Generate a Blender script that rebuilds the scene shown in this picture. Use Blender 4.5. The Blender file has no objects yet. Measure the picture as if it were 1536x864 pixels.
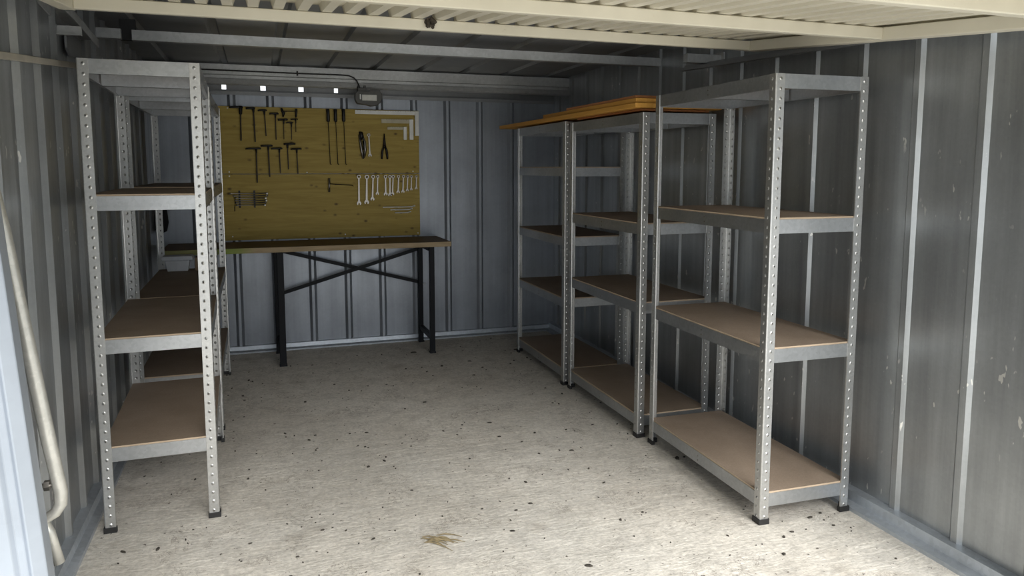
import bpy, bmesh, math, random
from mathutils import Vector, Matrix

random.seed(7)
S = bpy.context.scene
COL = S.collection
R = math.radians
PI = math.pi

# ------------------------------------------------------------------ camera, world, exposure
cam_d = bpy.data.cameras.new('camera')
cam = bpy.data.objects.new('camera', cam_d)
COL.objects.link(cam)
cam.location = (0, 0, 1.439)
cam.rotation_euler = (R(90 - 6.215), 0, R(-18.831))
cam_d.sensor_width = 36.0
cam_d.lens = 36.0 * 1111.4 / 1536.0
cam_d.shift_y = -59.4 / 1536.0
cam_d.clip_start = 0.05
S.camera = cam

W = bpy.data.worlds.new('overcast_sky')
S.world = W
W.use_nodes = True
bg = W.node_tree.nodes['Background']
bg.inputs[0].default_value = (0.90, 0.955, 1.0, 1)
bg.inputs[1].default_value = 1.0

# hazy sun behind the camera: one very soft source low over the yard
sun_d = bpy.data.lights.new('hazy_sun', 'SUN')
sun_d.energy = 4.6
sun_d.angle = R(46)
sun_d.color = (1.0, 0.975, 0.93)
sun = bpy.data.objects.new('hazy_sun', sun_d)
COL.objects.link(sun)
sun.rotation_euler = (R(90 - 38), 0, R(11))

S.view_settings.view_transform = 'Standard'
S.view_settings.look = 'None'
S.view_settings.gamma = 1.0
S.view_settings.exposure = 0.74
S.view_settings.use_curve_mapping = False
S.cycles.max_bounces = 10
S.cycles.diffuse_bounces = 6
S.cycles.glossy_bounces = 6


# ------------------------------------------------------------------ materials
def new_mat(name):
    m = bpy.data.materials.new(name)
    m.use_nodes = True
    nt = m.node_tree
    return m, nt, nt.nodes['Principled BSDF']


def N(nt, kind, **kw):
    n = nt.nodes.new(kind)
    for k, v in kw.items():
        setattr(n, k, v)
    return n


def coords(nt, scale=(1, 1, 1), rot=(0, 0, 0)):
    tc = N(nt, 'ShaderNodeTexCoord')
    mp = N(nt, 'ShaderNodeMapping')
    mp.inputs['Scale'].default_value = scale
    mp.inputs['Rotation'].default_value = rot
    nt.links.new(tc.outputs['Object'], mp.inputs[0])
    return mp.outputs[0]


def noise(nt, vec, scale, detail=4, rough=0.55, dist=0.0):
    n = N(nt, 'ShaderNodeTexNoise')
    n.inputs['Scale'].default_value = scale
    n.inputs['Detail'].default_value = detail
    n.inputs['Roughness'].default_value = rough
    n.inputs['Distortion'].default_value = dist
    nt.links.new(vec, n.inputs['Vector'])
    return n.outputs['Fac']


def ramp(nt, fac, stops):
    r = N(nt, 'ShaderNodeValToRGB')
    while len(r.color_ramp.elements) < len(stops):
        r.color_ramp.elements.new(0.5)
    for e, (p, c) in zip(r.color_ramp.elements, stops):
        e.position = p
        e.color = (c[0], c[1], c[2], 1) if len(c) == 3 else c
    nt.links.new(fac, r.inputs[0])
    return r.outputs[0]


def g(v):
    return (v, v, v)


def mix(nt, fac, a, b, mode='MIX'):
    m = N(nt, 'ShaderNodeMix', data_type='RGBA', blend_type=mode)
    for sock, v in ((m.inputs[0], fac), (m.inputs[6], a), (m.inputs[7], b)):
        if hasattr(v, 'links'):
            nt.links.new(v, sock)
        elif isinstance(v, (int, float)):
            sock.default_value = v
        else:
            sock.default_value = (v[0], v[1], v[2], 1)
    return m.outputs[2]


def bump(nt, p, height, strength, dist=0.01):
    b = N(nt, 'ShaderNodeBump')
    b.inputs['Strength'].default_value = strength
    b.inputs['Distance'].default_value = dist
    nt.links.new(height, b.inputs['Height'])
    nt.links.new(b.outputs[0], p.inputs['Normal'])


def simple(name, col, rough=0.5, metal=0.0, vary=0.12, scale=12.0):
    m, nt, p = new_mat(name)
    v = coords(nt)
    f = noise(nt, v, scale)
    c = ramp(nt, f, [(0.3, [x * (1 - vary) for x in col]), (0.7, [min(1, x * (1 + vary)) for x in col])])
    nt.links.new(c, p.inputs['Base Color'])
    p.inputs['Roughness'].default_value = rough
    p.inputs['Metallic'].default_value = metal
    return m


def galvanised(name, col, rough, metal, spangle=55.0, streak=0.0, flecks=0.0, sp=0.07):
    m, nt, p = new_mat(name)
    v = coords(nt)
    vo = N(nt, 'ShaderNodeTexVoronoi')
    vo.inputs['Scale'].default_value = spangle
    nt.links.new(v, vo.inputs['Vector'])
    sep = N(nt, 'ShaderNodeSeparateColor')
    nt.links.new(vo.outputs['Color'], sep.inputs[0])
    c = ramp(nt, sep.outputs[0], [(0.0, [x * (1 - sp) for x in col]), (1.0, [min(1, x * (1 + sp)) for x in col])])
    cloud = noise(nt, v, 3.0, 5)
    c = mix(nt, 1.0, c, ramp(nt, cloud, [(0.3, g(0.86)), (0.7, g(1.1))]), 'MULTIPLY')
    if streak:  # soft vertical reflections put into the sheet colour
        sv = coords(nt, (7, 7, 0.25))
        st = noise(nt, sv, 2.0, 5, 0.6)
        c = mix(nt, streak, c, ramp(nt, st, [(0.3, g(0.72)), (0.7, g(1.2))]), 'MULTIPLY')
    if flecks:
        fv = coords(nt, (1, 1, 0.45))
        fl = noise(nt, fv, 42.0, 2, 0.5)
        fm = ramp(nt, fl, [(0.685, g(0)), (0.71, g(1))])
        gate = ramp(nt, noise(nt, v, 2.2, 2), [(0.5, g(0)), (0.56, g(1))])
        fm = mix(nt, 1.0, fm, gate, 'MULTIPLY')
        c = mix(nt, fm, c, (0.75, 0.75, 0.72))
    nt.links.new(c, p.inputs['Base Color'])
    rr = N(nt, 'ShaderNodeMapRange')
    rr.inputs['To Min'].default_value = max(0.05, rough - sp * 0.3)
    rr.inputs['To Max'].default_value = rough + sp * 0.3
    nt.links.new(sep.outputs[1], rr.inputs['Value'])
    nt.links.new(rr.outputs[0], p.inputs['Roughness'])
    p.inputs['Metallic'].default_value = metal
    bump(nt, p, cloud, 0.15, 0.01)
    return m


M = {}
M['wall'] = galvanised('galvanised_wall_sheet', (0.40, 0.42, 0.435), 0.36, 0.75, 90, 0.7, 1, 0.025)
M['wall_back'] = galvanised('galvanised_back_sheet', (0.36, 0.39, 0.44), 0.42, 0.6, 60, 0.5, 0, 0.02)
M['roof'] = galvanised('galvanised_roof_sheet', (0.30, 0.31, 0.32), 0.5, 0.5, 60, 0.2, 0, 0.02)
M['purlin'] = galvanised('galvanised_purlin', (0.50, 0.51, 0.51), 0.42, 0.6, 60)
M['channel'] = galvanised('galvanised_channel', (0.46, 0.5, 0.55), 0.42, 0.6, 60)
M['post'] = galvanised('galvanised_post', (0.56, 0.565, 0.56), 0.38, 0.88, 130, 0, 0, 0.06)
M['beam'] = galvanised('galvanised_beam', (0.46, 0.475, 0.49), 0.4, 0.9, 90, 0, 0, 0.06)
M['jamb'] = galvanised('galvanised_jamb', (0.31, 0.345, 0.395), 0.35, 0.3, 30, 0, 0, 0.015)
M['tube'] = galvanised('galvanised_tube', (0.46, 0.455, 0.42), 0.38, 0.5, 90)
M['rail'] = simple('weathered_rail', (0.42, 0.39, 0.33), 0.5, 0.3)
M['foot'] = simple('black_plastic', (0.012, 0.012, 0.013), 0.5)
M['bench_steel'] = simple('black_painted_steel', (0.006, 0.0075, 0.011), 0.5)
M['bench_steel'].node_tree.nodes['Principled BSDF'].inputs['Specular IOR Level'].default_value = 0.22
M['dark_steel'] = simple('dark_steel', (0.018, 0.016, 0.015), 0.4, 0.3)
M['shaft'] = simple('oxidised_shaft', (0.035, 0.027, 0.022), 0.45, 0.5)
M['chrome'] = simple('chrome_steel', (0.27, 0.255, 0.235), 0.3, 0.9, 0.06)
M['alu'] = simple('brushed_aluminium', (0.70, 0.70, 0.67), 0.42, 0.35, 0.06)
M['lens'] = simple('lamp_lens', (0.72, 0.72, 0.68), 0.25)
M['lamp_body'] = simple('grey_lamp_casting', (0.10, 0.10, 0.095), 0.5)
M['cable'] = simple('black_cable', (0.02, 0.02, 0.02), 0.55)
M['white_plastic'] = simple('white_plastic', (0.62, 0.65, 0.70), 0.4)
M['card'] = simple('brown_card', (0.28, 0.2, 0.13), 0.85)
M['cloth'] = simple('black_cloth', (0.01, 0.01, 0.012), 0.95)
M['nest'] = simple('dark_nest', (0.055, 0.045, 0.035), 0.95, 0, 0.6, 90)
M['debris'] = simple('dark_debris', (0.04, 0.035, 0.028), 0.9, 0, 0.5, 40)
M['straw'] = simple('dry_plant', (0.20, 0.16, 0.09), 0.9, 0, 0.4, 60)
M['rust'] = simple('rusty_steel', (0.22, 0.12, 0.07), 0.8, 0, 0.3, 30)
M['screw'] = simple('bright_screw', (0.85, 0.85, 0.82), 0.4, 0.1, 0.03)
M['outside'] = simple('pale_gravel', (0.52, 0.50, 0.46), 0.95, 0, 0.2, 30)


def cream_mat():
    m, nt, p = new_mat('cream_painted_steel')
    v = coords(nt)
    c = ramp(nt, noise(nt, v, 2.5, 5), [(0.3, (0.60, 0.565, 0.46)), (0.75, (0.72, 0.685, 0.575))])
    d = ramp(nt, noise(nt, v, 28, 6, 0.7), [(0.66, g(0)), (0.78, g(1))])
    c = mix(nt, d, c, (0.42, 0.37, 0.28))
    nt.links.new(c, p.inputs['Base Color'])
    p.inputs['Roughness'].default_value = 0.5
    return m


M['cream'] = cream_mat()


def concrete():
    m, nt, p = new_mat('tamped_concrete')
    v = coords(nt)
    big = noise(nt, v, 1.3, 6, 0.6, 0.4)
    c = ramp(nt, big, [(0.28, (0.565, 0.525, 0.465)), (0.5, (0.655, 0.62, 0.56)), (0.75, (0.72, 0.69, 0.635))])
    fine = noise(nt, v, 60, 6, 0.7)
    c = mix(nt, 1.0, c, ramp(nt, fine, [(0.3, g(0.70)), (0.65, g(1.1))]), 'MULTIPLY')
    mid = noise(nt, v, 11, 6, 0.7, 0.8)
    c = mix(nt, 1.0, c, ramp(nt, mid, [(0.33, g(0.80)), (0.55, g(1.02)), (0.7, g(1.08))]), 'MULTIPLY')
    rv = coords(nt, (2.0, 9, 1), (0, 0, R(-3)))
    ridge = noise(nt, rv, 2.6, 6, 0.66, 1.6)
    c = mix(nt, 0.3, c, ramp(nt, ridge, [(0.30, g(0.80)), (0.5, g(0.97)), (0.63, g(1.0)), (0.72, g(1.2))]), 'MULTIPLY')
    # thin raised tamping lines, paler along their crests
    lv = coords(nt, (1.3, 6.0, 1), (0, 0, R(-3)))
    ln = noise(nt, lv, 2.4, 8, 0.72, 1.3)
    crest = ramp(nt, ln, [(0.40, g(0)), (0.455, g(0.85)), (0.475, g(0)), (0.53, g(0)), (0.575, g(1)), (0.60, g(0))])
    lgate = ramp(nt, noise(nt, v, 1.6, 3), [(0.40, g(0.1)), (0.6, g(0.55))])
    crest = mix(nt, 1.0, crest, lgate, 'MULTIPLY')
    c = mix(nt, crest, c, (0.78, 0.755, 0.70))
    # small dark chips and holes
    chip = ramp(nt, noise(nt, v, 42, 3, 0.6), [(0.305, g(0.95)), (0.335, g(0))])
    c = mix(nt, chip, c, (0.10, 0.085, 0.07))
    crk = ramp(nt, noise(nt, v, 9, 8, 0.75, 1.2), [(0.482, g(0)), (0.497, g(1)), (0.512, g(0))])
    gate = ramp(nt, noise(nt, v, 4.5, 3), [(0.52, g(0)), (0.6, g(1))])
    crk = mix(nt, 1.0, crk, gate, 'MULTIPLY')
    c = mix(nt, crk, c, (0.2, 0.17, 0.14))
    stain = ramp(nt, noise(nt, v, 2.7, 3, 0.5), [(0.62, g(0)), (0.74, g(0.4))])
    c = mix(nt, stain, c, (0.25, 0.21, 0.16))
    nt.links.new(c, p.inputs['Base Color'])
    p.inputs['Roughness'].default_value = 0.9
    h = mix(nt, 0.5, ridge, noise(nt, v, 24, 7, 0.7, 0.6))
    h = mix(nt, 0.3, h, crest)
    bump(nt, p, h, 0.6, 0.025)
    return m


M['floor'] = concrete()


def mdf():
    m, nt, p = new_mat('brown_hardboard')
    v = coords(nt)
    c = ramp(nt, noise(nt, v, 5, 6, 0.6), [(0.3, (0.27, 0.208, 0.158)), (0.7, (0.335, 0.262, 0.203))])
    s = ramp(nt, noise(nt, v, 160, 3), [(0.3, g(0.9)), (0.7, g(1.08))])
    c = mix(nt, 1.0, c, s, 'MULTIPLY')
    nt.links.new(c, p.inputs['Base Color'])
    p.inputs['Roughness'].default_value = 0.62
    return m


M['mdf'] = mdf()
M['mdf_edge'] = simple('pale_board_edge', (0.46, 0.36, 0.26), 0.8)


def timber(name, a, b, knot, axis_scale, knots=True, rough=0.6):
    m, nt, p = new_mat(name)
    v = coords(nt, axis_scale)
    gr = noise(nt, v, 3.0, 7, 0.62, 1.0)
    c = ramp(nt, gr, [(0.3, a), (0.7, b)])
    if knots:
        kv = coords(nt, (1.0, 1.0, 1.5))
        vo = N(nt, 'ShaderNodeTexVoronoi')
        vo.inputs['Scale'].default_value = 10.0
        vo.inputs['Randomness'].default_value = 1.0
        nt.links.new(kv, vo.inputs['Vector'])
        k = ramp(nt, vo.outputs['Distance'], [(0.06, g(1)), (0.2, g(0))])
        gate = ramp(nt, noise(nt, kv, 2.5, 2), [(0.46, g(0)), (0.52, g(0.9))])
        k = mix(nt, 1.0, k, gate, 'MULTIPLY')
        c = mix(nt, k, c, knot)
    nt.links.new(c, p.inputs['Base Color'])
    p.inputs['Roughness'].default_value = rough
    return m


M['ply'] = timber('yellow_pine_plywood', (0.37, 0.26, 0.045), (0.52, 0.385, 0.09), (0.10, 0.055, 0.012), (0.8, 1, 10))
M['plank'] = timber('orange_laminate_plank', (0.62, 0.30, 0.055), (0.78, 0.42, 0.09), (0.3, 0.1, 0.02), (9, 0.7, 9), False)
M['plank_top'] = timber('reddish_laminate_plank', (0.42, 0.17, 0.06), (0.52, 0.23, 0.09), (0.2, 0.1, 0.02), (9, 0.7, 9), False)
M['bench_top'] = timber('dark_ply_worktop', (0.13, 0.085, 0.05), (0.19, 0.125, 0.075), (0.05, 0.03, 0.02), (0.8, 9, 1), False)


def edge_mat():
    m, nt, p = new_mat('worktop_edge_with_green_overspray')
    tc = N(nt, 'ShaderNodeTexCoord')
    sp = N(nt, 'ShaderNodeSeparateXYZ')
    nt.links.new(tc.outputs['Object'], sp.inputs[0])
    # overspray patch has its own outline along the board (object x in metres)
    f = ramp(nt, sp.outputs[0], [(0.30, g(0.45)), (0.40, g(0.9)), (0.50, g(0.75)), (0.62, g(0.0))])
    n = noise(nt, coords(nt, (1, 8, 8)), 6, 4)
    c = ramp(nt, n, [(0.3, (0.36, 0.27, 0.16)), (0.7, (0.50, 0.39, 0.25))])
    c = mix(nt, f, c, (0.25, 0.36, 0.06))
    nt.links.new(c, p.inputs['Base Color'])
    p.inputs['Roughness'].default_value = 0.7
    return m


M['bench_edge'] = edge_mat()


# ------------------------------------------------------------------ mesh helpers
class MB:
    def __init__(s):
        s.bm = bmesh.new()

    def box(s, a, b):
        x0, y0, z0 = (min(a[i], b[i]) for i in range(3))
        x1, y1, z1 = (max(a[i], b[i]) for i in range(3))
        v = [s.bm.verts.new(p) for p in ((x0, y0, z0), (x1, y0, z0), (x1, y1, z0), (x0, y1, z0),
                                         (x0, y0, z1), (x1, y0, z1), (x1, y1, z1), (x0, y1, z1))]
        for f in ((0, 3, 2, 1), (4, 5, 6, 7), (0, 1, 5, 4), (1, 2, 6, 5), (2, 3, 7, 6), (3, 0, 4, 7)):
            s.bm.faces.new([v[i] for i in f])
        return s

    def bar(s, p, q, w, h, up=(0, 0, 1)):
        p, q = Vector(p), Vector(q)
        d = (q - p).normalized()
        r = d.cross(Vector(up)).normalized()
        u = r.cross(d)
        v = []
        for c in (p, q):
            for a, b in ((-1, -1), (1, -1), (1, 1), (-1, 1)):
                v.append(s.bm.verts.new(c + r * (a * w / 2) + u * (b * h / 2)))
        for f in ((0, 1, 2, 3), (7, 6, 5, 4), (0, 4, 5, 1), (1, 5, 6, 2), (2, 6, 7, 3), (3, 7, 4, 0)):
            s.bm.faces.new([v[i] for i in f])
        return s

    def sweep(s, pts, rad, n=10):
        pts = [Vector(p) for p in pts]
        rads = rad if isinstance(rad, (list, tuple)) else [rad] * len(pts)
        rings = []
        ref = None
        for i, p in enumerate(pts):
            a = pts[max(i - 1, 0)]
            b = pts[min(i + 1, len(pts) - 1)]
            d = (b - a).normalized()
            if ref is None:
                ref = Vector((0, 0, 1)) if abs(d.z) < 0.9 else Vector((0, 1, 0))
            r = d.cross(ref).normalized()
            u = r.cross(d).normalized()
            ref = u
            rings.append([s.bm.verts.new(p + (r * math.cos(2 * PI * k / n) + u * math.sin(2 * PI * k / n)) * rads[i]) for k in range(n)])
        for A, B in zip(rings, rings[1:]):
            for k in range(n):
                s.bm.faces.new((A[k], A[(k + 1) % n], B[(k + 1) % n], B[k]))
        s.bm.faces.new(rings[0][::-1])
        s.bm.faces.new(rings[-1])
        return s

    def prism(s, poly, axis, a, b):
        """extrude a closed 2D outline along axis (0,1,2) from a to b"""
        def P(u, v, t):
            c = [0, 0, 0]
            o = [i for i in range(3) if i != axis]
            c[o[0]], c[o[1]], c[axis] = u, v, t
            return c
        A = [s.bm.verts.new(P(u, v, a)) for u, v in poly]
        B = [s.bm.verts.new(P(u, v, b)) for u, v in poly]
        n = len(poly)
        for k in range(n):
            s.bm.faces.new((A[k], A[(k + 1) % n], B[(k + 1) % n], B[k]))
        s.bm.faces.new(A[::-1])
        s.bm.faces.new(B)
        return s

    def mesh(s, name, mat, smooth=False):
        bmesh.ops.recalc_face_normals(s.bm, faces=s.bm.faces)
        me = bpy.data.meshes.new(name)
        s.bm.to_mesh(me)
        s.bm.free()
        for m in (mat if isinstance(mat, (list, tuple)) else [mat]):
            me.materials.append(m)
        if smooth:
            for f in me.polygons:
                f.use_smooth = True
        return me

    def build(s, name, mat, parent=None, smooth=False, bevel=0.0):
        return link(name, s.mesh(name, mat, smooth), parent, bevel)


def link(name, me, parent=None, bevel=0.0):
    o = bpy.data.objects.new(name, me)
    COL.objects.link(o)
    if parent:
        o.parent = parent
    if bevel:
        b = o.modifiers.new('bevel', 'BEVEL')
        b.width = bevel
        b.segments = 2
        b.limit_method = 'ANGLE'
    return o


def tag(o, label=None, cat=None, group=None, kind=None):
    if label:
        o['label'] = label
    if cat:
        o['category'] = cat
    if group:
        o['group'] = group
    if kind:
        o['kind'] = kind
    return o


def thing(name, label, cat, loc=(0, 0, 0), rz=0.0, group=None):
    o = bpy.data.objects.new(name, None)
    o.empty_display_size = 0.1
    COL.objects.link(o)
    o.location = loc
    o.rotation_euler = (0, 0, rz)
    return tag(o, label, cat, group)


def struct(o, label=None, cat=None):
    return tag(o, label, cat, None, 'structure')


# ------------------------------------------------------------------ the garage shell
XL, XR0, XR1 = -0.73, 2.385, 2.455        # left wall, right wall at y = 1.5 and at the back
YB = 6.067
ZC = 2.18
Y0 = 1.62


def xr(y):
    return XR0 + (XR1 - XR0) * (y - 1.5) / (YB - 1.5)


floor = MB().box((-1.0, 1.35, -0.12), (2.75, 6.3, 0)).build('floor', M['floor'])
struct(floor, 'pale tamped concrete floor of the garage with dark specks', 'floor')
yard = MB().box((-14, -16, -0.14), (16, 1.35, -0.02)).build('yard_ground', M['outside'])
struct(yard, 'pale gravel ground outside the garage door', 'ground')


def rib_line(u0, u1, centres, base, top, d):
    pts = [(u0, 0)]
    for c in centres:
        if c - base / 2 <= u0 or c + base / 2 >= u1:
            continue
        pts += [(c - base / 2, 0), (c - top / 2, d), (c + top / 2, d), (c + base / 2, 0)]
    pts.append((u1, 0))
    return pts


def sheet(name, prof, put, t0, t1, mat):
    mb = MB()
    A = [mb.bm.verts.new(put(u, d, t0)) for u, d in prof]
    B = [mb.bm.verts.new(put(u, d, t1)) for u, d in prof]
    for k in range(len(prof) - 1):
        mb.bm.faces.new((A[k], A[k + 1], B[k + 1], B[k]))
    return mb.build(name, mat)


RB = (0.060, 0.020, 0.018)
back_ribs = [-0.172 + 0.2785 * k for k in range(-1, 9)]
wb = sheet('wall_back', rib_line(XL, XR1, back_ribs, *RB), lambda u, d, t: (u, YB - d, t), 0.0, 2.012, M['wall_back'])
struct(wb, 'ribbed galvanised back wall behind the workbench', 'wall')
left_ribs = [2.06 + 0.2525 * k for k in range(0, 15)]
wl = sheet('wall_left', rib_line(1.95, YB + 0.03, left_ribs, *RB), lambda u, d, t: (XL + d, u, t), 0.0, ZC, M['wall'])
struct(wl, 'ribbed galvanised left wall beside the first rack', 'wall')
right_ribs = [1.936 + 0.2855 * k for k in range(-1, 15)]
wr = sheet('wall_right', rib_line(Y0, YB + 0.03, right_ribs, 0.054, 0.026, 0.012), lambda u, d, t: (xr(u) - d, u, t), 0.0, ZC, M['wall'])
struct(wr, 'ribbed galvanised right wall with pale scratches', 'wall')

roof_ribs = [0.145 + 0.348 * k for k in range(-2, 7)]
ceil = sheet('ceiling', rib_line(XL, 2.48, roof_ribs, 0.06, 0.036, -0.022), lambda u, d, t: (u, t, ZC - d), Y0, YB + 0.03, M['roof'])
struct(ceil, 'dark galvanised roof sheets with grooves seen from below', 'ceiling')

# eave panel above the back wall, open where the roof ribs run out
mb = MB()
holes = [(-0.237, -0.205), (0.040, 0.078), (0.320, 0.358), (0.590, 0.620)]
zs = (2.012, 2.026, 2.072, ZC + 0.03)
xs = [XL] + [x for h in holes for x in h] + [XR1]
for i in range(len(xs) - 1):
    for j in range(3):
        if j == 1 and i % 2 == 1:
            continue
        mb.box((xs[i], YB + 0.012, zs[j]), (xs[i + 1], YB + 0.016, zs[j + 1]))
eave = mb.build('trim_1', M['roof'])
struct(eave, 'dark eave strip above the back wall with bright gaps', 'eave')

# base channels
bl = MB().prism([(XL, 0), (-0.662, 0), (-0.662, 0.016), (-0.69, 0.024), (-0.694, 0.055), (XL, 0.06)], 1, 1.95, YB).build('baseboard_left', M['channel'])
struct(bl, 'galvanised base channel along the left wall', 'base channel')
mb = MB()
pr = [(-0.085, 0), (-0.085, 0.016), (-0.045, 0.024), (-0.04, 0.062), (0, 0.066), (0, 0)]
A = [mb.bm.verts.new((xr(Y0) + u, Y0, z)) for u, z in pr]
B = [mb.bm.verts.new((xr(YB) + u, YB, z)) for u, z in pr]
for k in range(len(pr)):
    j = (k + 1) % len(pr)
    mb.bm.faces.new((A[k], A[j], B[j], B[k]))
mb.bm.faces.new(A)
mb.bm.faces.new(B)
br = mb.build('baseboard_right', M['channel'])
struct(br, 'galvanised base channel along the right wall', 'base channel')
bb = MB().prism([(YB, 0), (YB - 0.06, 0), (YB - 0.06, 0.012), (YB - 0.028, 0.02), (YB - 0.024, 0.05), (YB, 0.054)], 0, XL, XR1).build('baseboard_back', M['channel'])
struct(bb, 'pale galvanised base channel along the back wall', 'base channel')

# top angle on the back wall with small bolts
ta = MB().box((XL, YB - 0.03, 2.006), (XR1, YB + 0.016, 2.013)).box((XL, YB - 0.0205, 1.985), (XR1, YB - 0.0145, 2.008)).build('trim_2', M['roof'])
struct(ta, 'thin steel angle capping the back wall', 'wall trim')

# rear purlin (folded section) and front cross beam
yp = 5.72
pur = MB().prism([(yp, 2.168), (yp, 2.098), (yp + 0.012, 2.092), (yp + 0.012, 2.072), (yp - 0.012, 2.066), (yp - 0.018, 2.038), (yp - 0.012, 2.03),
                  (yp + 0.06, 2.03), (yp + 0.06, 2.036), (yp + 0.02, 2.04), (yp + 0.025, 2.066), (yp + 0.05, 2.17)], 0, XL, 2.46).build('trim_3', M['purlin'])
struct(pur, 'folded galvanised purlin under the roof near the back wall', 'purlin')
cb = MB().prism([(4.2, 2.078), (4.2, 2.123), (4.235, 2.123), (4.235, 2.084), (4.245, 2.084), (4.245, 2.072), (4.194, 2.072), (4.194, 2.078)], 0, -0.572, 2.42).build('trim_4', M['purlin'])
struct(cb, 'long galvanised cross beam under the roof behind the open door', 'cross beam')
cs = MB().prism([(4.2, 2.083), (4.2, 2.126), (4.235, 2.126), (4.235, 2.089), (4.245, 2.089), (4.245, 2.077), (4.194, 2.077), (4.194, 2.083)], 0, XL, -0.622).build('trim_5', M['purlin'])
struct(cs, 'short galvanised beam stub at the left wall', 'cross beam')
gap_shade = MB().box((-0.632, 4.236, 2.078), (-0.56, 4.27, ZC)).build('trim_6', M['foot'])  # black plate added to darken the open gap between the two beams
struct(gap_shade, 'dark plate added for the shaded gap between the beam stub and the cross beam', 'shade plate')

# diagonal brace at the top left and plate below it
def channel_bar(mb, p, q, w=0.05, h=0.03):
    p, q = Vector(p), Vector(q)
    d = (q - p).normalized()
    up = Vector((0, 0, 1))
    r = d.cross(up).normalized()
    mb.bar(p, q, w, 0.005)
    for s in (-1, 1):
        mb.bar(p + r * s * (w / 2) + up * -h / 2, q + r * s * (w / 2) + up * -h / 2, 0.005, h)
    return mb


db = channel_bar(MB(), (-0.69, 3.12, 2.062), (-0.69, 3.80, 2.006), 0.07, 0.035).build('trim_7', M['purlin'])
struct(db, 'sloping galvanised channel brace in the top left corner', 'brace')
gp = MB().prism([(3.47, 1.99), (3.74, 1.99), (3.74, 1.93), (3.70, 1.90), (3.52, 1.895), (3.47, 1.92)], 0, XL + 0.012, XL + 0.02).build('trim_8', M['roof'])
struct(gp, 'small grey gusset plate on the left wall below the brace', 'gusset plate')

wa = MB().box((XL, 3.34, 1.952), (-0.63, 3.344, 1.985)).box((XL, 3.318, 1.948), (-0.63, 3.344, 1.952)).build('trim_13', M['purlin'])
struct(wa, 'short galvanised angle bracket on the upper left wall in front of the brace', 'bracket')

# left jamb of the opening
jb = MB()
jb.prism([(-0.485, 1.87), (-0.485, 1.92), (-0.51, 1.935), (-0.80, 1.935), (-0.80, 1.85), (-0.545, 1.85), (-0.535, 1.862), (-0.52, 1.862), (-0.51, 1.85)], 2, 0, 2.16)
for v in jb.bm.verts:
    v.co.x -= 0.062 * (v.co.z - 0.45)
jamb = jb.build('trim_9', M['jamb'], bevel=0.003)
struct(jamb, 'bright galvanised door jamb at the left edge of the opening', 'door jamb')
# right end post of the opening, just out of frame
rj = MB().box((xr(Y0) - 0.06, Y0 - 0.06, 0), (xr(Y0) + 0.05, Y0, ZC)).build('trim_10', M['jamb'])
struct(rj, 'galvanised door jamb at the right end of the wall', 'door jamb')

# ------------------------------------------------------------------ open up-and-over door
door = bpy.data.objects.new('door_1', None)
COL.objects.link(door)
struct(door, 'open cream up and over door with corrugated panel hanging overhead', 'garage door')
door.location = (0, 2.955, 1.976)
door.rotation_euler = (R(5.4), 0, R(0.4))
DX0, DX1, DL = -0.62, 2.205, 2.30
mb = MB()
pitch, y1 = 0.0865, -DL
prof = []
x = DX0
while x < DX1 - pitch:
    prof += [(x, 0.0435), (x + 0.036, 0.0435), (x + 0.044, 0.072), (x + 0.079, 0.072)]
    x += pitch
prof.append((DX1, 0.044))
A = [mb.bm.verts.new((u, 0, z)) for u, z in prof]
B = [mb.bm.verts.new((u, y1, z)) for u, z in prof]
for k in range(len(prof) - 1):
    mb.bm.faces.new((A[k], A[k + 1], B[k + 1], B[k]))
mb.build('corrugated_panel', M['cream'], door)
for i, yy in enumerate((0.0, -0.765, -1.49, -DL)):
    mb = MB()
    mb.prism([(yy - 0.045, 0.0), (yy, 0.0), (yy, 0.042), (yy - 0.045, 0.042)] if i < 3 else [(yy, 0.0), (yy + 0.05, 0.0), (yy + 0.05, 0.042), (yy, 0.042)], 0, DX0 + 0.05, DX1 - 0.06)
    mb.build('door_bar', M['cream'], door, bevel=0.004)
MB().box((DX1 - 0.06, -DL, -0.002), (DX1, 0, 0.043)).build('door_stile', M['cream'], door, bevel=0.003)
MB().box((DX0, -DL, -0.002), (DX0 + 0.05, 0, 0.043)).build('door_stile', M['cream'], door, bevel=0.003)
MB().box((DX0 + 0.002, 0.0, 0.002), (DX0 + 0.055, 0.006, 0.04)).build('rusty_end_plate', M['rust'], door)

# right door track along the wall
tr = MB()
tr.bar((2.30, 2.35, 1.93), (2.30, 3.75, 1.985), 0.03, 0.004)
tr.bar((2.315, 2.35, 1.945), (2.315, 3.75, 2.0), 0.004, 0.03)
tr.bar((2.285, 2.35, 1.937), (2.285, 3.75, 1.992), 0.004, 0.014)
track = tr.build('trim_11', M['roof'])
struct(track, 'thin dark door track along the top of the right wall', 'door track')
tb = MB().box((2.19, 3.52, 2.005), (2.41, 3.56, 2.045)).box((2.40, 3.50, 1.99), (2.41, 3.60, 2.06)).box((2.19, 3.52, 2.0), (2.41, 3.57, 2.005)).build('trim_12', M['purlin'])
struct(tb, 'short galvanised bracket holding the right door track', 'bracket')

# left lift rail on the wall and crank tube
lr = thing('lift_rail', 'dull cream steel lift rail lying along the upper left wall', 'rail', (XL + 0.03, 2.4, 1.745))
MB().bar((0, -0.35, -0.03), (0, 1.36, 0.135), 0.02, 0.022).build('flat_bar', M['rail'], lr, bevel=0.003)
MB().sweep([(-0.016, 1.30, 0.13), (0.022, 1.30, 0.13)], 0.012, 10).build('pivot_bolt', M['channel'], lr)

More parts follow.
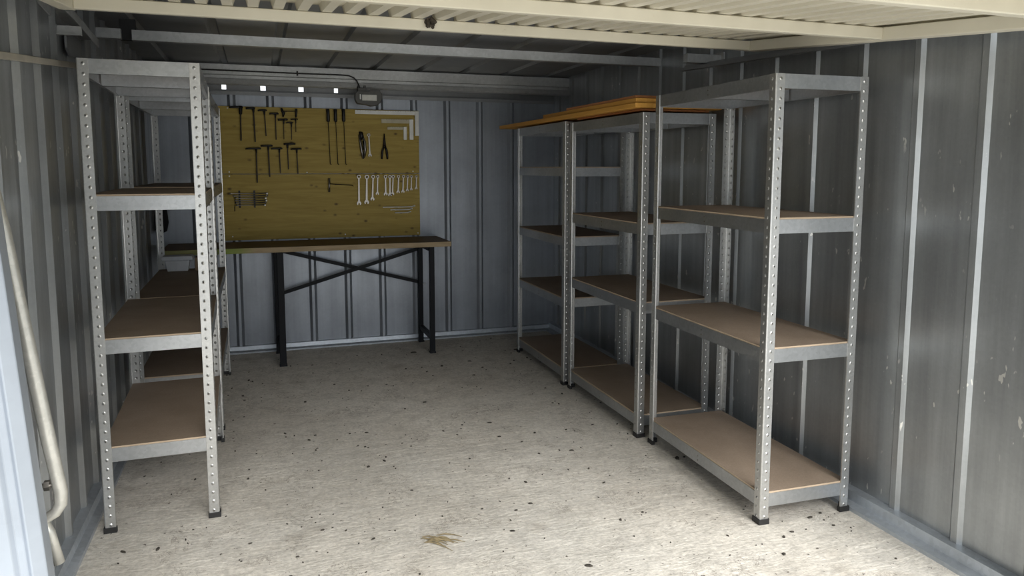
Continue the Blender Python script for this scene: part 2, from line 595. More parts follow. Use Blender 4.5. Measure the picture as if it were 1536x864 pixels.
arm = thing('crank_arm', 'pale galvanised crank tube with bent foot beside the left door jamb', 'crank', (-0.487, 1.99, 0.605))
pts = [(-0.135, 0, 1.05), (-0.075, 0, 0.69), (-0.012, 0, 0.18), (0.006, 0, 0.05), (0.004, 0, 0.02), (-0.008, 0, 0.0), (-0.045, -0.005, -0.02), (-0.075, -0.01, -0.032)]
MB().sweep(pts, [0.017, 0.017, 0.0165, 0.0155, 0.0145, 0.013, 0.012, 0.011], 14).build('tube', M['tube'], arm, True)
MB().sweep([(-0.034, 0.0, -0.018), (-0.024, 0.0, -0.05), (-0.008, 0, -0.13)], [0.011, 0.013, 0.013], 12).build('stub', M['tube'], arm, True)
bo = MB().sweep([(-0.065, 0, 0.07), (-0.005, 0, 0.07)], 0.006, 10).sweep([(-0.028, 0, 0.07), (-0.016, 0, 0.07)], 0.013, 6)
bo.sweep([(-0.044, 0, 0.07), (-0.035, 0, 0.07)], 0.011, 6).build('pivot_bolt', M['chrome'], arm)


# ------------------------------------------------------------------ boltless racks
HOLE = 0.0375
PW = 0.040


def post_mesh(h, sx, sy):
    """L-angle post with punched holes; outer corner at the origin, flanges towards sx and sy"""
    bm = bmesh.new()
    c = 0.005
    nz = int(h / HOLE)
    dz = h / nz

    def put(fl, u, z, off=0.0):
        # fl 0: flange along x in plane y=0 (faces -sy), fl 1: along y in plane x=0
        return (sx * u, -sy * off, z) if fl == 0 else (-sx * off, sy * u, z)
    for fl in (0, 1):
        cache = {}

        def V(u, z, off=0.0):
            key = (round(u, 5), round(z, 5), off)
            if key not in cache:
                cache[key] = bm.verts.new(put(fl, u, z, off))
            return cache[key]
        for k in range(nz):
            z0, z1 = k * dz, (k + 1) * dz
            zm, um = (z0 + z1) / 2, (c + PW) / 2
            out = [V(c, z0), V(um, z0), V(PW, z0), V(PW, zm), V(PW, z1), V(um, z1), V(c, z1), V(c, zm)]
            rim = [V(um + 0.0066 * math.cos(a), zm + 0.0074 * math.sin(a)) for a in [R(225 + 45 * i) for i in range(8)]]
            inn = [V(um + 0.0021 * math.cos(a), zm + 0.0030 * math.sin(a), 0.0022) for a in [R(225 + 45 * i) for i in range(8)]]
            for i in range(8):
                j = (i + 1) % 8
                bm.faces.new((out[i], out[j], rim[j], rim[i]))
                bm.faces.new((rim[i], rim[j], inn[j], inn[i]))
        # folded outer lip
        o = put(fl, PW, 0)
        lip = (0, sy * 0.005, 0) if fl == 0 else (sx * 0.005, 0, 0)
        a, b = V(PW, 0), V(PW, h)
        p2 = bm.verts.new(Vector(put(fl, PW + 0.001, 0)) + Vector(lip))
        p3 = bm.verts.new(Vector(put(fl, PW + 0.001, h)) + Vector(lip))
        bm.faces.new((a, p2, p3, b))
    # rounded corner
    arc = [(c - c * math.sin(R(t)), c - c * math.cos(R(t))) for t in (0, 30, 60, 90)]
    col = [[bm.verts.new((sx * u, sy * v, z)) for z in (0, h)] for u, v in arc]
    for a, b in zip(col, col[1:]):
        bm.faces.new((a[0], b[0], b[1], a[1]))
    bmesh.ops.recalc_face_normals(bm, faces=bm.faces)
    me = bpy.data.meshes.new('post')
    bm.to_mesh(me)
    bm.free()
    me.materials.append(M['post'])
    return me


def add_post(parent, h, x, y, sx, sy):
    o = link('post', post_mesh(h - 0.012, sx, sy), parent)
    o.location = (x, y, 0.012)
    t = 0.004
    e = PW + 0.004
    f = MB().prism([(-sx * t, -sy * t), (sx * e, -sy * t), (sx * e, sy * 0.012), (sx * 0.012, sy * 0.012), (sx * 0.012, sy * e), (-sx * t, sy * e)], 2, -0.012, 0.010)
    f.build('foot', M['foot'], o)
    return o


BH = 0.055


def beam_profile(mb, axis, a, b, o, s, zt):
    """shelf beam: web with rolled top ledge and bottom lip; o = outer face position, s = inward direction"""
    poly = [(o, zt), (o, zt - BH), (o + s * 0.014, zt - BH), (o + s * 0.014, zt - BH + 0.003), (o + s * 0.0025, zt - BH + 0.003),
            (o + s * 0.0025, zt - 0.003), (o + s * 0.02, zt - 0.003), (o + s * 0.02, zt)]
    return mb.prism(poly, axis, a, b)


def make_rack(label, origin, rz, w, L, h, levels, side, group):
    """side +1: wall lies towards +x of the aisle posts, -1: towards -x"""
    t = thing('shelving_rack', label, 'shelving rack', origin, rz, group)
    W_ = side * w
    for px, sx in ((0, side), (W_, -side)):
        for py, sy in ((0, 1), (L, -1)):
            add_post(t, h, px, py, sx, sy)
    e = 0.0032
    for zt in levels:
        top = zt == levels[-1]              # the top board lies sunk between the beams
        zb = zt if top else zt - 0.007      # top of the steel, the lower boards sit on it
        for (o, s) in ((0.0 + e, 1), (L - e, -1)):
            beam_profile(MB(), 0, min(side * e, W_ - side * e), max(side * e, W_ - side * e), o, s, zb).build('end_beam', M['beam'], t)
        for (o, s) in ((side * e, side), (W_ - side * e, -side)):
            beam_profile(MB(), 1, e + 0.0005, L - e - 0.0005, o, s, zb).build('side_beam', M['beam'], t)
        # support bar under the middle of the board
        mb = MB()
        mb.box((side * 0.012, L / 2 - 0.002, zb - BH), (W_ - side * 0.012, L / 2, zb - 0.0035))
        mb.box((side * 0.012, L / 2, zb - 0.006), (W_ - side * 0.012, L / 2 + 0.018, zb - 0.0035))
        mb.box((side * 0.012, L / 2 - 0.002, zb - BH), (W_ - side * 0.012, L / 2 + 0.012, zb - BH + 0.002))
        mb.build('support_bar', M['beam'], t)
        for zz in (zb - 0.018, zb - 0.038):
            MB().sweep([(side * 0.0045, L / 2, zz), (side * 0.0005, L / 2, zz)], 0.003, 8).build('rivet', M['chrome'], t)
        i_ = 0.0235 if top else 0.006
        b = MB().box((side * i_, i_, zb - 0.0034 if top else zb + 0.0002), (W_ - side * i_, L - i_, zt))
        bd = b.mesh('shelf_board', [M['mdf'], M['mdf_edge']])
        for f in bd.polygons:
            f.material_index = 0 if abs(f.normal.z) > 0.5 else 1
        link('shelf_board', bd, t)
    return t


GR = 'galvanised racks along the right wall'
GL = 'galvanised racks along the left wall'
rack_r1 = make_rack('tall galvanised four shelf rack nearest the door on the right, standing in the brightest light', (1.872, 2.386, 0), R(-1.69), 0.435, 0.9545, 1.796,
                    (0.133, 0.729, 1.245, 1.796), 1, GR)
rack_r2 = make_rack('middle galvanised rack on the right, four shelves, near end of timber boards on top', (1.872, 3.415, 0), R(-0.67), 0.435, 0.967, 1.7214,
                    (0.125, 0.735, 1.152, 1.7214), 1, GR)
rack_r3 = make_rack('five shelf galvanised rack on the right in the far corner nearest the back wall', (1.872, 4.433, 0), R(-0.67), 0.435, 0.969, 1.7344,
                    (0.114, 0.585, 0.99, 1.445, 1.7344), 1, GR)
rack_l1 = make_rack('front galvanised rack on the left wall, nearest the door, lowest brown shelf raised', (-0.1984, 3.1705, 0), R(1.39), 0.4242, 0.9363, 1.8422,
                    (0.349, 0.782, 1.338, 1.8422), -1, GL)
rack_l2 = make_rack('rear galvanised rack on the left, partly hidden behind the front one, next to the workbench', (-0.2247, 4.259, 0), R(0.28), 0.4242, 1.19, 1.835,
                    (0.33, 0.757, 1.338, 1.835), -1, GL)

# ------------------------------------------------------------------ timber boards lying on the racks
def plank(label, x0, x1, ya, yb, z0, z1, mat, skew=0.0):
    t = MB().box((0, 0, 0), (x1 - x0, yb - ya, z1 - z0)).build('timber_board', [mat], bevel=0.003)
    t.location = (x0, ya, z0)
    t.rotation_euler = (0, 0, skew)
    return tag(t, label, 'board', 'boards stacked on the right racks')


ZP = 1.7350
plank('bottom board of the stack, reddish, set back from the aisle edge', 1.905, 2.32, 3.50, 4.32, ZP, ZP + 0.012, M['plank_top'])
plank('longest orange timber board reaching past the far rack', 1.85, 2.37, 3.455, 5.74, ZP + 0.0122, ZP + 0.038, M['plank'])
plank('orange timber board with a clean square end lying on the longest board', 1.862, 2.35, 3.475, 4.82, ZP + 0.0382, ZP + 0.064, M['plank'], R(-0.3))
plank('short reddish board on top of the orange stack', 1.872, 2.30, 3.50, 4.42, ZP + 0.0642, ZP + 0.080, M['plank_top'])

# ------------------------------------------------------------------ workbench
bench = thing('workbench', 'long workbench with brown board top on black steel legs below the tool boards', 'workbench', (0.0, 0.0, 0))
tb = MB().box((0, 0, 0), (2.045, 0.50, 0.038)).mesh('worktop', [M['bench_top'], M['bench_edge']])
for f in tb.polygons:
    f.material_index = 0 if abs(f.normal.z) > 0.5 else 1
to = link('worktop', tb, bench, 0.002)
to.location = (-0.652, 5.535, 0.835)
for x, y, wx in ((0.128, 5.525, 0.046), (0.112, 5.93, 0.046), (1.245, 5.555, 0.038), (1.238, 5.955, 0.038)):
    l = MB().box((x - wx / 2, y, 0.006), (x + wx / 2, y + 0.04, 0.834)).build('leg', M['bench_steel'], bench, bevel=0.003)
    MB().box((x - wx / 2 - 0.004, y - 0.004, 0), (x + wx / 2 + 0.004, y + 0.044, 0.012)).build('foot', M['bench_steel'], l)
for x, ya, yb2 in ((0.12, 5.565, 5.93), (1.2415, 5.595, 5.955)):
    MB().bar((x, ya, 0.125), (x, yb2, 0.125), 0.03, 0.035).build('crossbar', M['bench_steel'], bench)
    MB().bar((x, ya, 0.817), (x, yb2, 0.817), 0.035, 0.033).build('top_rail', M['bench_steel'], bench)
MB().bar((0.13, 5.982, 0.803), (1.245, 5.982, 0.497), 0.028, 0.006, (0, 1, 0)).build('brace', M['bench_steel'], bench)
MB().bar((0.13, 5.974, 0.462), (1.245, 5.974, 0.785), 0.028, 0.006, (0, 1, 0)).build('brace', M['bench_steel'], bench)
MB().sweep([(1.275, 5.96, 0.488), (1.255, 5.96, 0.488)], 0.01, 8).build('bolt', M['channel'], bench)

# ------------------------------------------------------------------ tool boards
YT = 6.030          # front face of the plywood
for (z0, z1, lab) in ((1.393, 1.899, 'upper yellow plywood tool board on the back wall'), (0.885, 1.389, 'lower yellow plywood tool board just above the workbench')):
    b = MB().box((-0.268, YT, z0), (1.254, YT + 0.018, z1)).build('tool_board', M['ply'], bevel=0.0015)
    tag(b, lab, 'tool board')
    pts_ = [(-0.206, 1.407), (0.363, 1.402), (1.20, 1.41), (-0.2, 1.885), (1.235, 1.885)] if z0 > 1.2 else [(-0.2, 0.915), (0.645, 0.908), (1.235, 0.903), (-0.206, 1.375)]
    sc = MB()
    for (x, z) in pts_:
        sc.sweep([(x, YT + 0.002, z), (x, YT - 0.002, z)], 0.0055, 10)
    sc.build('screw_heads', M['screw'], b)

YF = YT - 0.022     # plane where the tools hang


def hook(mb, x, z):
    mb.sweep([(x, YT + 0.004, z), (x, YF - 0.012, z), (x, YF - 0.014, z + 0.012)], 0.002, 6)


# T-handle keys: handle x0, x1, z; shaft top x; bottom x, z
TH = [(-0.187, -0.09, 1.889, -0.108, -0.112, 1.642, 'leftmost and longest black T handle key in the upper row'),
      (-0.071, -0.003, 1.884, -0.016, -0.011, 1.633, 'second black T handle key from the left in the upper row'),
      (0.014, 0.081, 1.871, 0.062, 0.069, 1.679, 'third black T handle key from the left in the upper row'),
      (0.097, 0.165, 1.848, 0.141, 0.141, 1.652, 'fourth T handle key of the upper row, just left of the bar clamp'),
      (0.157, 0.23, 1.804, 0.2, 0.198, 1.656, 'T handle key hanging just below the left end of the bar clamp'),
      (0.215, 0.271, 1.783, 0.257, 0.255, 1.653, 'thin small T handle key hanging lowest in the upper row'),
      (0.252, 0.306, 1.809, 0.289, 0.288, 1.713, 'shortest T handle key, under the right end of the bar clamp'),
      (-0.085, 0.029, 1.582, -0.006, -0.008, 1.325, 'longest T handle key of the lower row, crossing the seam of the boards'),
      (0.026, 0.113, 1.604, 0.081, 0.085, 1.369, 'second T handle key from the left in the lower row'),
      (0.098, 0.184, 1.584, 0.161, 0.165, 1.398, 'middle T handle key of the lower row'),
      (0.193, 0.281, 1.62, 0.222, 0.225, 1.426, 'thick handled T key hanging highest in the lower row'),
      (0.244, 0.327, 1.582, 0.29, 0.294, 1.392, 'rightmost T handle key of the lower row')]
for i, (x0, x1, z, tx, bx, bz, lab) in enumerate(TH):
    t = thing('t_handle_key', lab, 'hex key', (tx, YF, z), 0, 'T handle keys on the upper tool board')
    k = 0.0085 if i in (0, 1, 10) else (0.0055 if i in (5, 6) else 0.0072)
    dy = -0.016 if i in (0, 7, 9, 3) else 0.0
    hm = MB().sweep([(x0 - tx, dy, -0.003), (x0 - tx + 0.01, dy, 0), (x1 - tx - 0.01, 0, 0.003), (x1 - tx, 0, 0)], [k * 0.7, k, k, k * 0.75], 10)
    hm.sweep([(0, 0, 0.003), (0.0, 0, -0.03)], [k * 1.15, k * 0.85], 10)
    if i == 0:
        hm.sweep([(0, 0, 0.012), (0.0, 0, -0.05)], [0.016, 0.011], 10)
    hm.build('handle', M['dark_steel'], t, True)
    sr = 0.0052 if i in (7, 8, 0, 1) else (0.003 if i in (4, 5, 6) else 0.0042)
    MB().sweep([(0, 0, -0.02), (bx - tx, 0.003, bz - z)], sr, 6).build('shaft', M['shaft'], t)
    h = MB()
    h.sweep([((x0 + x1) / 2 - tx + 0.004, YT - 0.0004 - YF, -k - 0.0025), ((x0 + x1) / 2 - tx + 0.004, -0.014, -k - 0.0025)], 0.002, 6)
    h.build('hanging_pin', M['shaft'], t)

t = thing('bar_clamp', 'small black bar clamp with two upright jaws hung at the top of the board', 'clamp', (0.19, YF, 1.868))
MB().sweep([(0, 0, 0), (0.104, 0, 0.003)], 0.0035, 8).build('bar', M['shaft'], t)
MB().sweep([(-0.004, 0, 0.024), (0.002, 0, 0.0), (0.012, 0, -0.012), (0.006, 0, -0.042)], [0.007, 0.010, 0.012, 0.006], 8).build('jaw', M['dark_steel'], t, True)
MB().sweep([(0.106, 0, 0.020), (0.104, 0, 0.0), (0.102, 0, -0.044)], [0.008, 0.010, 0.006], 8).build('jaw', M['dark_steel'], t, True)
MB().sweep([(0.03, 0.016, -0.0055), (0.03, -0.01, -0.0055)], 0.002, 6).build('hanging_pin', M['shaft'], t)

for (x0, z0, x1, z1, xb, zb, lab) in ((0.52, 1.894, 0.547, 1.793, 0.541, 1.464, 'left of the three long black handled hook picks'),
                                      (0.577, 1.895, 0.604, 1.794, 0.599, 1.464, 'middle of the three long black handled hook picks'),
                                      (0.639, 1.897, 0.666, 1.795, 0.66, 1.464, 'right of the three long black handled hook picks')):
    xc = (x0 + x1) / 2 - 0.002
    t = thing('hook_pick', lab, 'hook pick', (xc, YF - 0.004, z0), 0, 'long black handled hook picks')
    MB().sweep([(0, 0, 0), (0, 0, -0.006), (0.001, 0, -0.03), (0.001, 0, -0.09), (0.001, 0, -0.1)], [0.010, 0.0135, 0.0125, 0.0135, 0.009], 12).build('handle', M['dark_steel'], t, True)
    MB().sweep([(0.001, 0, -0.095), (xb - xc, 0.004, zb - z0 + 0.004), (xb - xc + 0.004, 0.004, zb - z0), (xb - xc + 0.009, 0.004, zb - z0 + 0.003)], 0.0028, 8).build('shaft', M['shaft'], t)
    MB().sweep([(0.001, 0.02, -0.104), (0.001, -0.012, -0.104)], 0.002, 6).build('hanging_pin', M['shaft'], t)

# nested try squares
for (bx0, bz1, bx1, bz0, sx0, sx1, sz, bm_, lab) in (
        (0.743, 1.892, 1.220, 1.862, 1.218, 1.251, 1.697, 'alu', 'largest try square in the top right corner of the board'),
        (0.948, 1.826, 1.174, 1.794, 1.172, 1.205, 1.664, 'shaft', 'middle try square with dull blade nested in the largest one'),
        (0.995, 1.766, 1.126, 1.743, 1.124, 1.150, 1.663, 'shaft', 'smallest try square nested innermost')):
    t = thing('try_square', lab, 'try square', (bx1, YF + 0.006, bz1), 0, 'nested try squares')
    MB().box((bx0 - bx1, 0, bz0 - bz1), (0.002, 0.004, 0)).build('blade', M['alu'] if bm_ == 'alu' else M['blade'] if 'blade' in M else simple('dull_blade', (0.36, 0.33, 0.24), 0.4, 0.5), t)
    MB().box((sx0 - bx1, -0.008, sz - bz1), (sx1 - bx1, 0.008, 0.002)).build('stock', M['alu'], t, bevel=0.002)
    mk = MB()
    n_ = int((bx1 - bx0) / 0.02)
    for k in range(1, n_):
        mk.box((bx0 - bx1 + k * 0.02, -0.0006, bz1 - bz1 - (0.010 if k % 5 == 0 else 0.006)), (bx0 - bx1 + k * 0.02 + 0.0012, 0, -0.001))
    mk.build('scale_marks', M['dark_steel'], t)

# locking pliers
t = thing('locking_pliers', 'chrome locking pliers with black jaws hung at a slant right of the hook picks', 'pliers', (0.772, YF, 1.71))
MB().sweep([(-0.004, 0, 0.006), (0.012, 0, 0.004), (0.016, 0, -0.02), (0.006, 0, -0.05)], [0.008, 0.015, 0.018, 0.012], 10).build('jaws', M['dark_steel'], t, True)
MB().sweep([(0.000, 0, -0.01), (0.006, 0, -0.08), (0.014, 0, -0.14), (0.026, 0, -0.2)], [0.010, 0.010, 0.011, 0.008], 8).build('handle', M['chrome'], t, True)
MB().sweep([(0.026, -0.002, -0.03), (0.040, -0.002, -0.07), (0.042, -0.002, -0.13), (0.034, -0.002, -0.19)], [0.008, 0.010, 0.011, 0.007], 8).build('handle', M['chrome'], t, True)
MB().sweep([(0.028, -0.010, -0.06), (0.03, -0.010, -0.13)], [0.006, 0.005], 8).build('lever', M['dark_steel'], t, True)
# needle-nose pliers
t = thing('needle_nose_pliers', 'needle nose pliers with black handles hung point up', 'pliers', (0.968, YF, 1.607))
MB().sweep([(-0.001, 0, 0.103), (-0.003, 0, 0.05), (-0.005, 0, 0.0)], [0.0025, 0.006, 0.009], 8).sweep([(0.001, 0, 0.103), (0.003, 0, 0.05), (0.006, 0, 0.0)], [0.0025, 0.006, 0.009], 8).sweep([(0, 0.009, 0), (0, -0.010, 0)], 0.012, 12).build('jaws', M['shaft'], t, True)
for s in (-1, 1):
    MB().sweep([(s * 0.005, 0, 0.0), (s * 0.016, 0, -0.03), (s * 0.021, 0, -0.07), (s * 0.022, 0, -0.10)], [0.007, 0.009, 0.009, 0.007], 8).build('handle', M['dark_steel'], t, True)


def spanner(xt, zt, xb, zb, k, lab, group, ring_bottom=False, horizontal=False, name='combination_spanner'):
    dx, dz = xb - xt, zb - zt
    Ln = math.hypot(dx, dz)
    t = thing(name, lab, 'spanner', (xt, YF + 0.006, zt), 0, group)
    ang = math.atan2(dx, -dz)
    t.rotation_euler = (0, -ang, 0)
    # built hanging down -z: ring at top, open jaw at bottom
    mb = MB()
    w, r = 0.0055 * k, 0.0125 * k
    n = 16
    def ring(cz, rr, ri):
        out = [[mb.bm.verts.new((rr * math.cos(2 * PI * i / n), y, cz + rr * math.sin(2 * PI * i / n))) for i in range(n)] for y in (-0.005, 0.005)]
        inn = [[mb.bm.verts.new((ri * math.cos(2 * PI * i / n), y, cz + ri * math.sin(2 * PI * i / n))) for i in range(n)] for y in (-0.005, 0.005)]
        for i in range(n):
            j = (i + 1) % n
            mb.bm.faces.new((out[0][i], out[0][j], out[1][j], out[1][i]))
            mb.bm.faces.new((inn[0][j], inn[0][i], inn[1][i], inn[1][j]))
            mb.bm.faces.new((out[0][j], out[0][i], inn[0][i], inn[0][j]))
            mb.bm.faces.new((out[1][i], out[1][j], inn[1][j], inn[1][i]))
    ring(-r * 0.2, r, r * 0.6)
    mb.prism([(-w * 0.8, -r * 1.1), (w * 0.8, -r * 1.1), (w, -Ln + r * 1.6), (-w, -Ln + r * 1.6)], 1, -0.003, 0.003)
    # jaw outline with a slot
    jaw = [(-w, -Ln + r * 1.7), (-r * 1.05, -Ln + r), (-r * 1.1, -Ln + r * 0.3), (-r * 0.75, -Ln - r * 0.35), (-r * 0.42, -Ln - r * 0.15), (-r * 0.45, -Ln + r * 0.55),
           (r * 0.3, -Ln + r * 0.65), (r * 0.42, -Ln - r * 0.2), (r * 0.8, -Ln - r * 0.2), (r * 1.15, -Ln + r * 0.4), (r * 1.0, -Ln + r * 1.05), (w, -Ln + r * 1.7)]
    mb.prism(jaw, 1, -0.004, 0.004)
    mb.build('body', M['chrome'], t)
    MB().sweep([(0, 0.012, -r * 0.1), (0, -0.012, -r * 0.1)], 0.002, 6).build('hanging_pin', M['shaft'], t)
    return t


WR = [((0.76, 1.376), (0.757, 1.139), 1.25, 'longest combination spanner, first in the row from the left'),
      ((0.823, 1.375), (0.817, 1.146), 1.35, 'second spanner in the row, thick and bright with wide jaw'),
      ((0.873, 1.375), (0.864, 1.172), 1.15, 'third spanner in the row, jaw end slightly left'),
      ((0.91, 1.375), (0.904, 1.217), 0.95, 'fourth spanner in the row, short one before the wide gap'),
      ((0.972, 1.375), (0.971, 1.211), 1.1, 'first spanner to the right of the wide gap in the row'),
      ((1.008, 1.375), (1.006, 1.205), 1.1, 'left one of the two close set spanners'),
      ((1.034, 1.375), (1.026, 1.213), 1.0, 'right one of the two close set spanners'),
      ((1.078, 1.375), (1.072, 1.228), 0.95, 'fifth spanner counted from the right end of the row'),
      ((1.118, 1.375), (1.111, 1.231), 0.95, 'fourth spanner counted from the right end of the row'),
      ((1.153, 1.374), (1.147, 1.242), 0.85, 'third spanner counted from the right end of the row, beside a shorter one'),
      ((1.184, 1.374), (1.18, 1.25), 0.8, 'second spanner counted from the right end of the row'),
      ((1.225, 1.374), (1.221, 1.257), 0.8, 'shortest spanner at the right end of the row')]
for a, b, k, lab in WR:
    spanner(a[0], a[1] - 0.006, b[0], b[1] + 0.008, k, lab, 'combination spanners in a row')
spanner(0.845, 1.70, 0.852, 1.53, 1.0, 'single spanner hanging between the locking pliers and the needle nose pliers', None)

# sideways T key
t = thing('t_bar_wrench', 'T bar wrench hung sideways, bright grip upright and thin rod pointing right', 'wrench', (0.528, YF, 1.31))
MB().sweep([(0.001, 0, 0.046), (-0.002, 0, -0.062)], 0.008, 10).build('grip', M['chrome'], t, True)
MB().sweep([(0, 0, 0.003), (0.18, 0.002, -0.01), (0.187, 0.002, -0.018)], 0.003, 8).build('rod', M['shaft'], t)
MB().sweep([(0.05, 0.014, -0.006), (0.05, -0.012, -0.006)], 0.002, 6).build('hanging_pin', M['shaft'], t)

# hex keys
for (x0, x1, z, lab) in ((0.946, 1.18, 1.121, 'longest bright hex key, topmost of three'), (1.008, 1.158, 1.099, 'middle bright hex key of three'), (1.043, 1.145, 1.074, 'shortest bright hex key, lowest of three')):
    t = thing('hex_key', lab, 'hex key', (x0, YF + 0.003, z), 0, 'bright hex keys below the spanners')
    L_ = x1 - x0
    MB().sweep([(0, 0, 0), (L_, 0, 0), (L_ + 0.012, -0.002, 0.003), (L_ + 0.02, -0.01, 0.008), (L_ + 0.022, -0.03, 0.009)], 0.005, 6).build('bar', M['screw'], t)
    MB().sweep([(L_ * 0.5, 0.012, -0.0072), (L_ * 0.5, -0.012, -0.0072)], 0.002, 6).build('hanging_pin', M['shaft'], t)

# horizontal spanners in a holder
t = thing('spanner_holder', 'pair of black slotted holder strips at the left of the lower board', 'tool holder', (-0.14, YT - 0.001, 1.20))
for x in (0.0, 0.108):
    mb = MB().box((x - 0.007, -0.004, -0.066), (x + 0.007, 0.0, 0.066))
    for k in range(6):
        zz = 0.041 - 0.0175 * k - 0.0085
        mb.box((x - 0.006, -0.022, zz - 0.0025), (x + 0.006, -0.004, zz - 0.0005))
    mb.build('strip', M['dark_steel'], t)
MB().sweep([(-0.034, 0, -0.045), (-0.036, -0.012, -0.06), (-0.037, -0.012, -0.092)], 0.003, 6).build('hook', M['dark_steel'], t)
ordn = ['topmost', 'second from the top', 'third from the top', 'fourth from the top', 'fifth from the top', 'lowest']
for k, (x0, x1, z) in enumerate(((-0.211, 0.067, 1.2435), (-0.188, 0.067, 1.2255), (-0.175, 0.056, 1.2075), (-0.176, 0.060, 1.1895), (-0.176, 0.055, 1.1725), (-0.167, 0.049, 1.155))):
    t = thing('flare_spanner', 'chrome double ended rod spanner lying level, %s of six' % ordn[k], 'spanner', (x0, YF, z), 0, 'level rod spanners in the holder')
    L_ = x1 - x0
    MB().sweep([(0, 0, 0), (0.012, 0, 0), (0.02, 0, 0), (L_ - 0.02, 0, 0), (L_ - 0.014, 0, 0), (L_, 0, 0)], [0.006, 0.007, 0.0035, 0.0035, 0.007, 0.0075], 10).build('rod', M['chrome'] if k != 1 else M['chrome'], t, True)
    if k in (0, 2, 3, 5):
        MB().sweep([(L_ - 0.006, -0.004, -0.002), (L_ - 0.006, -0.011, -0.002)], 0.0068, 10).build('socket', M['screw'], t)

# ------------------------------------------------------------------ floodlight and its cable
t = thing('floodlight', 'grey caged floodlight hanging from the rear purlin above the tool board', 'lamp', (0.80, 5.70, 1.965))
body = MB().prism([(-0.098, 0.025), (-0.098, -0.02), (-0.082, -0.05), (-0.02, -0.056), (0.02, -0.068), (0.06, -0.062), (0.088, -0.045), (0.105, -0.01), (0.105, 0.025), (0.085, 0.045), (-0.075, 0.045)], 1, -0.03, 0.03)
body.build('casing', M['lamp_body'], t, bevel=0.006)
MB().box((-0.048, -0.036, -0.028), (0.062, -0.030, 0.016)).build('lens', M['lens'], t, bevel=0.003)
MB().box((-0.064, -0.037, -0.02), (-0.055, -0.030, 0.018)).build('side_clip', M['alu'], t)
MB().box((-0.075, -0.02, 0.044), (-0.01, 0.02, 0.066)).box((-0.03, -0.012, 0.06), (-0.012, 0.012, 0.085)).build('mounting_bracket', M['lamp_body'], t, bevel=0.003)
MB().box((0.01, -0.032, 0.03), (0.09, -0.018, 0.055)).build('hood', M['lamp_body'], t, bevel=0.005)
MB().sweep([(-0.07, 0, 0.05), (-0.065, 0, 0.085)], [0.012, 0.009], 10).build('cable_gland', M['foot'], t)
cab = MB().sweep([(-0.79, yp - 0.006, 2.128), (-0.19, yp - 0.006, 2.124), (0.3, yp - 0.006, 2.122), (0.61, yp - 0.006, 2.123), (0.665, yp - 0.008, 2.120), (0.70, yp - 0.014, 2.105), (0.722, yp - 0.018, 2.082), (0.733, 5.70, 2.052)], 0.0052, 8).build('power_cable', M['cable'], smooth=True)
tag(cab, 'black cable running along the rear purlin to the floodlight', 'cable')
cl = MB().box((0.29, yp - 0.013, 2.105), (0.302, yp + 0.001, 2.138)).build('cable_clip', M['dark_steel'], cab)

# ------------------------------------------------------------------ small things by the bench and on the rack
t = thing('storage_box', 'white lidded plastic box on the rear left rack', 'box', (-0.525, 5.36, 0.7575))
MB().prism([(-0.062, 0), (0.062, 0), (0.075, 0.072), (-0.075, 0.072)], 1, -0.05, 0.05).build('tub', M['white_plastic'], t, bevel=0.004)
MB().prism([(-0.094, 0.073), (0.094, 0.073), (0.094, 0.092), (0.088, 0.100), (-0.088, 0.100), (-0.094, 0.092)], 1, -0.058, 0.058).build('lid', M['white_plastic'], t, bevel=0.003)
cbx = MB().box((-0.418, 5.31, 0.7575), (-0.30, 5.42, 0.845)).build('cardboard_box', M['card'], bevel=0.002)
MB().box((-0.385, 5.306, 0.765), (-0.35, 5.3095, 0.80)).build('paper_sticker', M['white_plastic'], cbx)
tag(cbx, 'small brown cardboard box beside the white lidded box', 'box')
bag = MB().sweep([(0, 0, 0.21), (0.004, 0, 0.19), (0.012, 0, 0.12), (0.014, 0, 0.04), (0.008, 0, -0.02), (0, 0, -0.04)], [0.01, 0.028, 0.045, 0.05, 0.042, 0.012], 12).build('cloth_bag', M['cloth'], smooth=True)
bag.location = (-0.70, 5.985, 1.0)
tag(bag, 'black cloth bag hanging in the corner behind the left racks', 'bag')
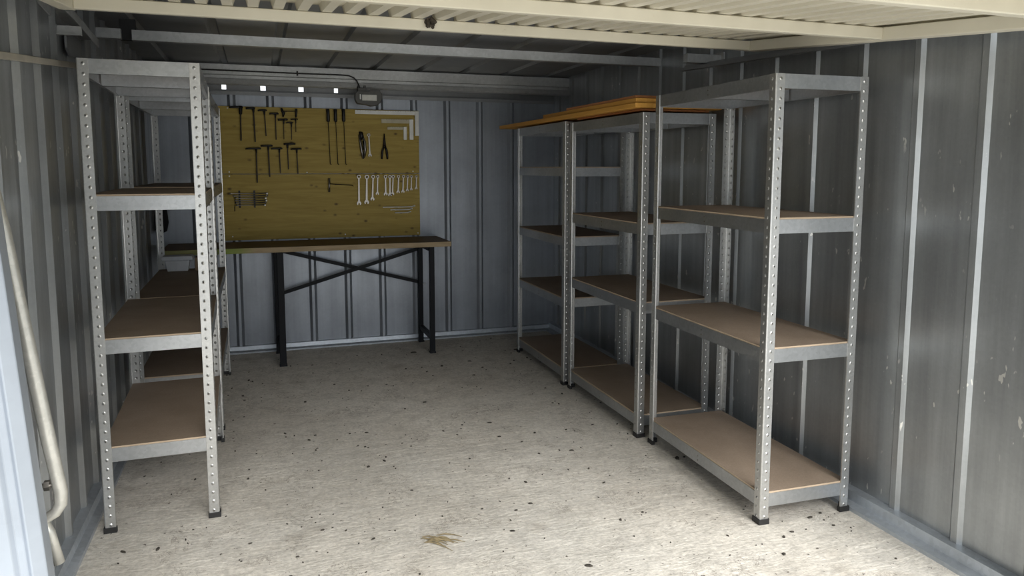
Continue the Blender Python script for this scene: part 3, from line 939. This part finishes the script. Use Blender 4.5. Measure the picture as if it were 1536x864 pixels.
# clump on the door bar
nb = bmesh.new()
for k in range(26):
    a = random.random() * 2 * PI
    r = random.random() ** 0.5 * 0.021
    m4 = Matrix.Translation((r * math.cos(a), -0.012 * random.random(), r * math.sin(a) * 0.9)) @ Matrix.Diagonal((1, 0.8, 1, 1))
    bmesh.ops.create_icosphere(nb, subdivisions=1, radius=0.005 + 0.006 * random.random(), matrix=m4)
me = bpy.data.meshes.new('insect_nest')
nb.to_mesh(me)
nb.free()
me.materials.append(M['nest'])
nest = link('insect_nest', me)
nest.location = (0.655, 2.904, 1.998)
tag(nest, 'small dark insect nest stuck to the cream door bar', 'nest')

# ------------------------------------------------------------------ floor litter
rng = random.Random(3)
bm = bmesh.new()
for k in range(380):
    y = 2.0 + 3.9 * rng.random() ** 1.15
    x = -0.62 + 2.85 * rng.random()
    s = 0.0028 + 0.0065 * rng.random() ** 3
    if rng.random() < 0.05:
        s *= 1.7
    n = rng.choice((5, 6))
    a0 = rng.random() * PI
    el = 1.0 + 1.4 * rng.random()
    ring = []
    for i in range(n):
        a = 2 * PI * i / n
        rr = s * (0.65 + 0.5 * rng.random())
        px, py = rr * math.cos(a) * el, rr * math.sin(a)
        ring.append((x + px * math.cos(a0) - py * math.sin(a0), y + px * math.sin(a0) + py * math.cos(a0)))
    lo = [bm.verts.new((p[0], p[1], 0.0005)) for p in ring]
    hi = [bm.verts.new((x + (p[0] - x) * 0.7, y + (p[1] - y) * 0.7, 0.0025 + s * 0.3)) for p in ring]
    for i in range(n):
        bm.faces.new((lo[i], lo[(i + 1) % n], hi[(i + 1) % n], hi[i]))
    bm.faces.new(hi)
me = bpy.data.meshes.new('floor_debris')
bm.to_mesh(me)
bm.free()
me.materials.append(M['debris'])
deb = link('floor_debris', me)
tag(deb, 'scattered dark crumbs and leaf bits on the concrete floor', 'debris', kind='stuff')

mb = MB()
for k in range(16):
    a = R(-38 + rng.uniform(-14, 14))
    L_ = rng.uniform(0.05, 0.13)
    ox, oy = rng.uniform(-0.05, 0.03), rng.uniform(-0.02, 0.03)
    pts = [(ox + L_ * f * math.cos(a) , oy + L_ * f * math.sin(a) + 0.01 * math.sin(3 * f), 0.003 + 0.004 * math.sin(PI * f)) for f in (0, 0.35, 0.7, 1)]
    mb.sweep(pts, [0.0012, 0.0026, 0.0022, 0.0008], 5)
st = mb.build('dry_grass_wisp', M['straw'])
st.location = (0.60, 2.70, 0)
tag(st, 'brown wisp of dry grass lying on the concrete near the front', 'dry grass')
